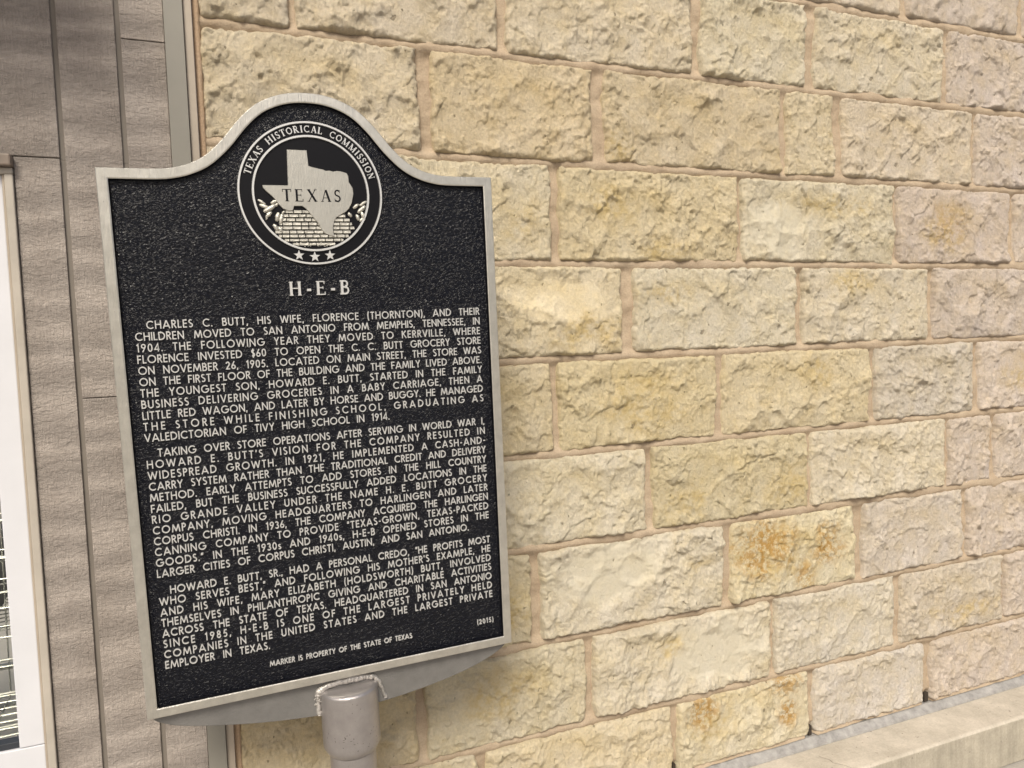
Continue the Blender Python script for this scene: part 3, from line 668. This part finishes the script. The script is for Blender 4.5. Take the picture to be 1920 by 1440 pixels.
def put(mb_, ch, tf, size, sw, y0, y1, G_=G):
    w_, st = glyph(ch, G_)
    for pts, closed, ww in st:
        _eps[0] = (_eps[0]+1) % 7
        stroke(mb_, [tf(p[0]*size, p[1]*size) for p in pts], closed, (ww or sw)*size, y0, y1-_eps[0]*.00002)
    return w_*size
def text_line(name, s, xl, xr, z, cap, sw=.118, y0=FY+.0004, y1=FY-.0024, lab=None, mat=None, dz=0.):
    words = s.split(' '); nat = sum(G[c][0] for c in s if c != ' ')*cap
    ng = sum(len(w_)-1 for w_ in words); ns = max(len(words)-1, 1e-6)
    rest = (xr-xl) - nat
    # gaps: letter gap g, word gap = ratio*g
    kx = .95; nat *= kx; rest = (xr-xl)-nat
    g_ = .13*cap; gw = (rest-ng*g_)/max(ns, 1)
    if gw < .55*cap: g_ = max((rest-ns*.55*cap)/ng, .075*cap); gw = (rest-ng*g_)/ns
    if gw < .40*cap: gw = .40*cap; kx *= (xr-xl-ng*g_-ns*gw)/nat
    if gw > 1.15*cap: g_ = min((rest-ns*1.15*cap)/ng, .42*cap); gw = (rest-ng*g_)/ns
    mb_ = MB(); x_ = xl
    for wi, w_ in enumerate(words):
        for ci, c in enumerate(w_):
            jit = random.uniform(-.00012, .00012)
            xx = x_; put(mb_, c, lambda a_, b_: (xx+a_*kx, z+b_+jit+dz*(xx-xl)/(xr-xl)), cap, sw, y0, y1)
            x_ += G[c][0]*cap*kx + (g_ if ci < len(w_)-1 else 0)
        x_ += gw
    return mb_.obj(name, mat or M_letter, mk)
T1 = ["CHARLES C. BUTT, HIS WIFE, FLORENCE (THORNTON), AND THEIR","CHILDREN MOVED TO SAN ANTONIO FROM MEMPHIS, TENNESSEE, IN",
"1904. THE FOLLOWING YEAR THEY MOVED TO KERRVILLE, WHERE","FLORENCE INVESTED $60 TO OPEN THE C. C. BUTT GROCERY STORE",
"ON NOVEMBER 26, 1905. LOCATED ON MAIN STREET, THE STORE WAS","ON THE FIRST FLOOR OF THE BUILDING AND THE FAMILY LIVED ABOVE.",
"THE YOUNGEST SON, HOWARD E. BUTT, STARTED IN THE FAMILY","BUSINESS DELIVERING GROCERIES IN A BABY CARRIAGE, THEN A",
"LITTLE RED WAGON, AND LATER BY HORSE AND BUGGY. HE MANAGED","THE STORE WHILE FINISHING SCHOOL, GRADUATING AS","VALEDICTORIAN OF TIVY HIGH SCHOOL IN 1914."]
T2 = ["TAKING OVER STORE OPERATIONS AFTER SERVING IN WORLD WAR I,","HOWARD E. BUTT'S VISION FOR THE COMPANY RESULTED IN",
"WIDESPREAD GROWTH. IN 1921, HE IMPLEMENTED A CASH-AND-","CARRY SYSTEM RATHER THAN THE TRADITIONAL CREDIT AND DELIVERY",
"METHOD. EARLY ATTEMPTS TO ADD STORES IN THE HILL COUNTRY","FAILED, BUT THE BUSINESS SUCCESSFULLY ADDED LOCATIONS IN THE",
"RIO GRANDE VALLEY UNDER THE NAME H. E. BUTT GROCERY","COMPANY, MOVING HEADQUARTERS TO HARLINGEN AND LATER",
"CORPUS CHRISTI. IN 1936, THE COMPANY ACQUIRED THE HARLINGEN","CANNING COMPANY TO PROVIDE \"TEXAS-GROWN, TEXAS-PACKED",
"GOODS.\" IN THE 1930s AND 1940s, H-E-B OPENED STORES IN THE","LARGER CITIES OF CORPUS CHRISTI, AUSTIN, AND SAN ANTONIO."]
T3 = ["HOWARD E. BUTT, SR., HAD A PERSONAL CREDO, \"HE PROFITS MOST","WHO SERVES BEST,\" AND FOLLOWING HIS MOTHER'S EXAMPLE, HE",
"AND HIS WIFE, MARY ELIZABETH (HOLDSWORTH) BUTT, INVOLVED","THEMSELVES IN PHILANTHROPIC GIVING AND CHARITABLE ACTIVITIES",
"ACROSS THE STATE OF TEXAS. HEADQUARTERED IN SAN ANTONIO","SINCE 1985, H-E-B IS ONE OF THE LARGEST PRIVATELY HELD",
"COMPANIES IN THE UNITED STATES AND THE LARGEST PRIVATE","EMPLOYER IN TEXAS."]
TL, TR, CAP = .0355, .6505, .0140
for T, z0, pitch, last in ((T1, .6815, .01925, .4593), (T2, .4618, .01932, .6067), (T3, .2180, .01922, .2117)):
    for i, s in enumerate(T):
        text_line('text_line', s, TL+(.0185 if i == 0 else 0), last if i == len(T)-1 else TR, z0-i*pitch, CAP)
text_line('text_line', '(2015)', .6150, .6500, .0500, .0098, .13)
text_line('text_line', 'MARKER IS PROPERTY OF THE STATE OF TEXAS', .2095, .4785, .0500, .0098, .14)

# --- serif letters: (points, stroke width) tuples carry their own width
tk, tn = .175, .065
def ser(x, y, l=.13): return ([(x-l, y), (x+l, y)], .055)
tt, bb = .972, .028
S_ = {
'T':(.76,[([(.38,0),(.38,1)],tk),([(.02,tt),(.74,tt)],.06),([(.045,1),(.045,.76)],.05),([(.715,1),(.715,.76)],.05),ser(.38,bb,.16)]),
'E':(.72,[([(.16,0),(.16,1)],tk),([(.02,tt),(.62,tt)],.06),([(.02,bb),(.66,bb)],.06),([(.16,.52),(.50,.52)],.055),([(.60,1),(.60,.80)],.05),([(.645,0),(.645,.22)],.05),([(.50,.42),(.50,.62)],.045)]),
'X':(.86,[([(.14,1),(.72,0)],tk),([(.70,1),(.14,0)],tn),ser(.16,tt),ser(.71,tt,.11),ser(.14,bb,.11),ser(.71,bb)]),
'A':(.86,[([(.45,.98),(.74,0)],tk),([(.43,.98),(.13,0)],tn),([(.22,.32),(.62,.32)],.05),ser(.13,bb,.11),ser(.72,bb,.14)]),
'S':(.58,[(arc(.29,.74,.19,.22,35,262,10)+arc(.28,.27,.21,.23,84,-145,11),.12),([(.47,1),(.47,.74)],.045),([(.07,0),(.07,.27)],.045)]),
'H':(.92,[([(.17,0),(.17,1)],tk),([(.75,0),(.75,1)],tk),([(.17,.52),(.75,.52)],.06),ser(.17,tt),ser(.17,bb),ser(.75,tt),ser(.75,bb)]),
'I':(.40,[([(.20,0),(.20,1)],tk),ser(.20,tt,.15),ser(.20,bb,.15)]),
'R':(.84,[([(.17,0),(.17,1)],tk),([(.02,tt),(.38,tt)]+arc(.38,.75,.20,.222,90,-90,8)+[(.17,.525)],.09),([(.36,.52),(.70,.02)],tk),ser(.17,bb),([(.62,bb),(.84,bb)],.055)]),
'C':(.84,[(arc(.46,.5,.38,.44,48,312,16),.11),([(.74,1),(.74,.72)],.045),([(.74,0),(.74,.25)],.045)]),
'L':(.68,[([(.17,0),(.17,1)],tk),ser(.17,tt,.15),([(.02,bb),(.62,bb)],.06),([(.61,0),(.61,.26)],.05)]),
'M':(1.10,[([(.16,0),(.16,1)],tn),([(.18,.98),(.55,.05)],tk),([(.55,.05),(.92,.98)],tn),([(.92,0),(.92,1)],tk),ser(.14,tt,.12),ser(.94,tt,.12),ser(.16,bb,.12),ser(.92,bb)]),
'N':(.92,[([(.16,0),(.16,1)],tn),([(.16,.97),(.74,.03)],tk),([(.74,0),(.74,1)],tn),ser(.12,tt,.11),ser(.74,tt,.12),ser(.16,bb,.12)]),
'O':(.88,['closed',arc(.44,.5,.37,.44,90,450,20)[:-1]]),
'B':(.78,[([(.17,0),(.17,1)],tk),([(.02,tt),(.38,tt)]+arc(.38,.755,.18,.215,90,-90,8)+[(.17,.54)],.10),([(.17,.53),(.40,.53)]+arc(.40,.28,.22,.25,90,-90,8)+[(.02,bb)],.11)]),
'-':(.40,[([(.05,.38),(.35,.38)],.16)]),
}
hb = MB(); x_ = .2905; HC = .0248
tot = sum(S_[c][0] for c in 'H-E-B')*HC; gp = (.4005-.2905-tot)/4
for c in 'H-E-B':
    xx = x_; put(hb, c, lambda a_, b_: (xx+a_, .7302+b_), HC, .12, FY+.0004, FY-.0042, S_); x_ += S_[c][0]*HC+gp
hb.obj('title_lettering', M_letter, mk)

# --- seal
SX, SZ = .3428, .9118
def circ(r_, n_=96): return [(SX+r_*math.cos(2*math.pi*i/n_), SZ+r_*math.sin(2*math.pi*i/n_)) for i in range(n_)]
def circ_cw(r_, n_=96): return list(reversed(circ(r_, n_)))
seal = flat('seal', circ_cw(.1262), FY-.0008, M_black, mk, y2=FY+.001)
def ring(r_, w_, y0, y1, name):
    m_ = MB(); stroke(m_, circ(r_, 120), True, w_, y0, y1, .15); return m_.obj(name, M_letter, seal)
ring(.1250, .0030, FY-.0006, FY-.0040, 'ring'); ring(.1010, .0033, FY-.0006, FY-.0040, 'ring')
cl = MB(); txt = 'TEXAS HISTORICAL COMMISSION'; rb = .1075; cs = .0118
a0_, a1_ = 163.5, 14.5          # degrees, start and end of the wording
wsum = sum((S_[c][0] if c != ' ' else .80) for c in txt)*cs
span = math.radians(a0_-a1_)*(rb+cs*.5); gp = (span-wsum)/(len(txt)-1); s0 = 0
for c in txt:
    w_ = (S_[c][0] if c != ' ' else .80)*cs
    if c != ' ':
        mid = s0+w_/2; th = math.radians(a0_) - mid/(rb+cs*.5)
        tx, tz = math.sin(th), -math.cos(th)     # reading direction
        def tf(a_, b_, th=th, tx=tx, tz=tz, w_=w_):
            rr = rb+b_; return (SX+rr*math.cos(th)+tx*(a_-w_/2), SZ+rr*math.sin(th)+tz*(a_-w_/2))
        put(cl, c, tf, cs, .13, FY-.0006, FY-.0032, S_)
    s0 += w_+gp
cl.obj('ring_lettering', M_letter, seal)
for sx, sz in ((.3128, .8020), (.3403, .7990), (.3675, .8012)):
    pts = []
    for k in range(10):
        r_ = .0098 if k % 2 == 0 else .0041; t = math.pi/2-k*math.pi/5; pts.append((sx+r_*math.cos(t), sz+r_*math.sin(t)))
    flat('star', pts, FY-.0036, M_letter, seal, y2=FY-.0004, bev=.0004)
tex = [(.3039,.9875),(.3382,.9873),(.3395,.9604),(.3466,.958),(.3530,.9568),(.3594,.9553),(.3645,.9545),(.3696,.9522),(.3760,.9528),(.3827,.9512),(.3890,.9526),(.396,.9521),(.4065,.9492),(.4094,.944),(.4095,.9334),(.4156,.9229),(.4165,.9123),(.4126,.8962),(.4065,.8855),(.4010,.8800),(.3938,.8761),(.3827,.8694),(.3782,.8614),(.3757,.8507),(.3762,.8420),(.3773,.8353),(.37,.8369),(.361,.8407),(.3549,.8481),(.3504,.8586),(.3431,.8678),(.336,.877),(.33,.8848),(.3239,.8894),(.3098,.8893),(.3075,.882),(.3003,.8806),(.2904,.8844),(.2834,.8921),(.2789,.8997),(.2719,.9073),(.2649,.9136),(.2591,.9199),(.2582,.925),(.3016,.9251)]
flat('state_map', tex, FY-.0048, silver_material('map_metal', (.50,.49,.45), .36, .7, .4, (1,1,.2), .06), seal, y2=FY-.0006, bev=.0006)
tw = MB(); x_ = .2903; TC = .0215
tot = sum(S_[c][0] for c in 'TEXAS')*TC; gp = (.3935-.2903-tot)/4
for c in 'TEXAS':
    xx = x_; put(tw, c, lambda a_, b_: (xx+a_, .8972+b_), TC, .12, FY-.0047, FY-.00495, S_); x_ += S_[c][0]*TC+gp
tw.obj('map_lettering', M_black, seal)
# low masonry wall inside the seal: courses of single little blocks, hidden behind the map where it overlaps
M_relief = silver_material('relief_metal', (.52,.505,.455), .36, .6, .8, mottle=.2)
def inside(x, z, r_=.0985): return (x-SX)**2+(z-SZ)**2 < r_**2
brick_meshes = {}
zc = .8795; row = 0
while zc > .820:
    hh = .0046 if zc > .83 else .0040; step = .0072
    half_w = min(.048+(.8795-zc)*.55, math.sqrt(max(.0985**2-(zc-SZ)**2, 0))-.001)
    x_ = .342-half_w; x_end = .342+half_w+ (.010 if row < 5 else 0)
    first = random.uniform(.45, 1)
    while x_ < x_end-.003:
        w_ = random.choice((.0128, .0150, .0172))*first; first = 1
        w_ = min(w_, x_end-x_)
        if w_ > .004 and inside(x_, zc) and inside(x_+w_, zc):
            m_ = MB(); y1 = FY-.0026-random.uniform(0, .0005); y0 = FY-.0005
            m_.v = [(x_+.0001, y0, zc-hh/2-.0006), (x_+w_-.0006, y0, zc-hh/2-.0006), (x_+w_-.0006, y0, zc+hh/2+.0006), (x_+.0001, y0, zc+hh/2+.0006),
                    (x_+.0008, y1, zc-hh/2+.0004), (x_+w_-.0013, y1, zc-hh/2+.0004), (x_+w_-.0013, y1+.0004, zc+hh/2-.0002), (x_+.0008, y1, zc+hh/2-.0002)]
            m_.f = [(4,5,6,7),(0,1,5,4),(1,2,6,5),(2,3,7,6),(3,0,4,7)]
            m_.obj('brick', M_relief, seal)
        x_ += w_
    zc -= step; row += 1
def lump(name, pts, r0):
    m_ = MB()
    for (xa, za), (xb, zb), rr in pts:
        nn = 7; P = []
        for i in range(nn):
            t = i/(nn-1); P.append((xa+(xb-xa)*t+random.uniform(-.0006,.0006), FY-.0012, za+(zb-za)*t+random.uniform(-.0006,.0006)))
        m_.tube(P, [rr*(.35+.9*math.sin(math.pi*(.12+.76*i/(nn-1)))) for i in range(nn)], 7)
    return m_.obj(name, M_relief, seal, True)
def zp(X, Y): # seal picture coordinates (zoomed photo) to plaque metres
    return (.3428+(X-580)/3.6*.000930+(Y-720)*.0000, .9118-(Y-722)/3.6*.000945)
rock = [(215,765,265,800,.0016),(225,800,300,830,.0022),(250,850,330,800,.0026),(262,885,300,845,.0020),(300,790,345,770,.0018),(320,810,350,790,.0016),(345,850,330,910,.0024),(370,860,350,930,.0022),(305,930,335,970,.0022),(345,950,360,985,.0018),(280,850,262,900,.0014),(385,840,372,860,.0013)]
lump('rock_relief', [(zp(a_,b_), zp(c_,d_), r_*1.45) for a_,b_,c_,d_,r_ in rock], 0)
rock2 = [(955,770,905,800,.0016),(945,800,890,850,.0022),(860,820,900,790,.0018),(915,840,935,900,.0022),(880,860,895,905,.0020),(900,910,925,880,.0014),(820,850,845,875,.0020)]
lump('rock_relief', [(zp(a_,b_), zp(c_,d_), r_*1.45) for a_,b_,c_,d_,r_ in rock2], 0)
grass = []
for i in range(70):
    t = random.uniform(-.048, .05); zz_ = random.uniform(.8175, .8235)
    if inside(SX+t, zz_, .097): grass.append(((SX+t, zz_), (SX+t+random.uniform(-.004,.004), zz_+random.uniform(-.001,.0025)), .0008))
g_ = lump('ground_relief', grass, 0)

# --- mounting lip behind the plaque
lip = [(.0022,.02)] + catmull([(.0010,.0002),(.0150,-.0150),(.0500,-.0310),(.1100,-.0455),(.1900,-.0600),(.2800,-.0705),(.3500,-.0735),(.4200,-.0710),(.4990,-.0625),(.5700,-.0500),(.6300,-.0330),(.6680,-.0150),(.6860,.0020)], 4) + [(.6840,.02)]
lip = list(reversed(lip))
LPY = .0160
flat('mounting_plate', lip, LPY, M_lip, mk, y2=LPY+.009, bev=.0012)
bp = MB(); bp_poly = offset(outer, .004)
flat('plaque_back', bp_poly, .0152, M_lip, mk, y2=LPY+.0085)

# --- cap, post, weld
PX, PY = .3510, LPY+.0045
def lathe(name, prof_, mat, n_=64, lump_=0.):
    m_ = MB(); rs = []
    for i, (r_, z_) in enumerate(prof_):
        for k in range(n_):
            t = 2*math.pi*k/n_; rr = r_*(1+lump_*float(gnoise(np.array([math.cos(t)*2+7.]), np.array([z_*40+math.sin(t)*2.]))[0]))
            m_.v.append((PX+rr*math.cos(t), PY+rr*math.sin(t), z_))
        if i:
            for k in range(n_):
                l = (k+1) % n_; m_.f.append(((i-1)*n_+k, i*n_+k, i*n_+l, (i-1)*n_+l))
    m_.f.append(tuple(range(n_))) ; m_.f.append(tuple((len(prof_)-1)*n_+k for k in reversed(range(n_))))
    return m_.obj(name, mat, mk, True)
RC = .0552
cap_prof = [(.010,-.0215),(.030,-.0218),(.046,-.0222),(.0500,-.0230),(RC-.0008,-.0252),(RC,-.0285)]+[(RC,-.0285-.008*i) for i in range(1,12)]+[(RC,-.1250),(RC-.0002,-.1360),(RC-.0016,-.1410),(RC-.005,-.1470),(RC-.0085,-.1520),(.044,-.1540)]
lathe('post_cap', cap_prof, M_cap, 72, .006)
lathe('post', [(.044,-.1480),(.0447,-.1485),(.0445,-.1580),(.0445,-.30),(.0445,-.50),(.0445,-.742)], M_cap)
b = MB(); dots = MB()
wp = [(.2920,-.0700),(.2915,-.0560),(.2915,-.0420),(.2925,-.0300),(.2980,-.0200),(.3120,-.0150),(.3300,-.0125),(.3500,-.0115),(.3700,-.0118),(.3880,-.0130),(.4010,-.0175),(.4090,-.0290),(.4150,-.0450),(.4205,-.0640)]
wpc = catmull(wp, 14); nn = len(wpc); P = []; rs = []
for i, (x_, z_) in enumerate(wpc):
    ph = i*1.15+1.5*math.sin(i*.31); P.append((x_+.0006*math.sin(i*.5), LPY+.0006, z_+.0005*math.sin(i*.37+1)))
    k = i/nn; base_r = .0052 if .22 < k < .75 else .0034
    if k > .80: base_r = .0034
    rs.append(base_r*1.35*(1+.05*math.sin(ph)+.12*math.sin(i*.13+1))+random.uniform(-.0002, .0002))
b.tube(P, rs, 10)
pl = [(.2730,-.0400),(.2790,-.0340),(.2850,-.0290)]
for i in range(70):
    x_, z_ = random.choice(wpc[20:140]); dx = random.uniform(-.006, .006); 
    b.tube([(x_+dx, LPY-.004+abs(dx)*.4, z_-.0012), (x_+dx+random.uniform(-.002,.002), LPY-.0048+abs(dx)*.4, z_+.0016)], [.0008,.0016], 6)
b.obj('weld_bead', M_weld, mk, True)
mk_ = MB()
for s_ in range(34):       # small dark nicks in the paint of the cap
    t = -math.pi/2 + random.uniform(-1.1, 1.1); z_ = random.choice((random.uniform(-.135, -.095), random.uniform(-.135, -.035))); L_ = random.uniform(.0008, .0035); w_ = random.uniform(.0003, .0008)
    r_ = RC+.0004; dt = random.uniform(-.03, .03)
    if random.random() < .3: L_, w_, dt = .0008, .0022, 0
    p = lambda tt_, zz_: (PX+r_*math.cos(tt_), PY+r_*math.sin(tt_), zz_)
    mk_.add([p(t-w_/r_, z_), p(t+w_/r_, z_), p(t+dt+w_/r_*.5, z_+L_), p(t+dt-w_/r_*.5, z_+L_)], [(0,1,2,3)])
mk_.obj('paint_nicks', plain('nick', (.10,.09,.085), .6), mk)['kind'] = 'stuff'
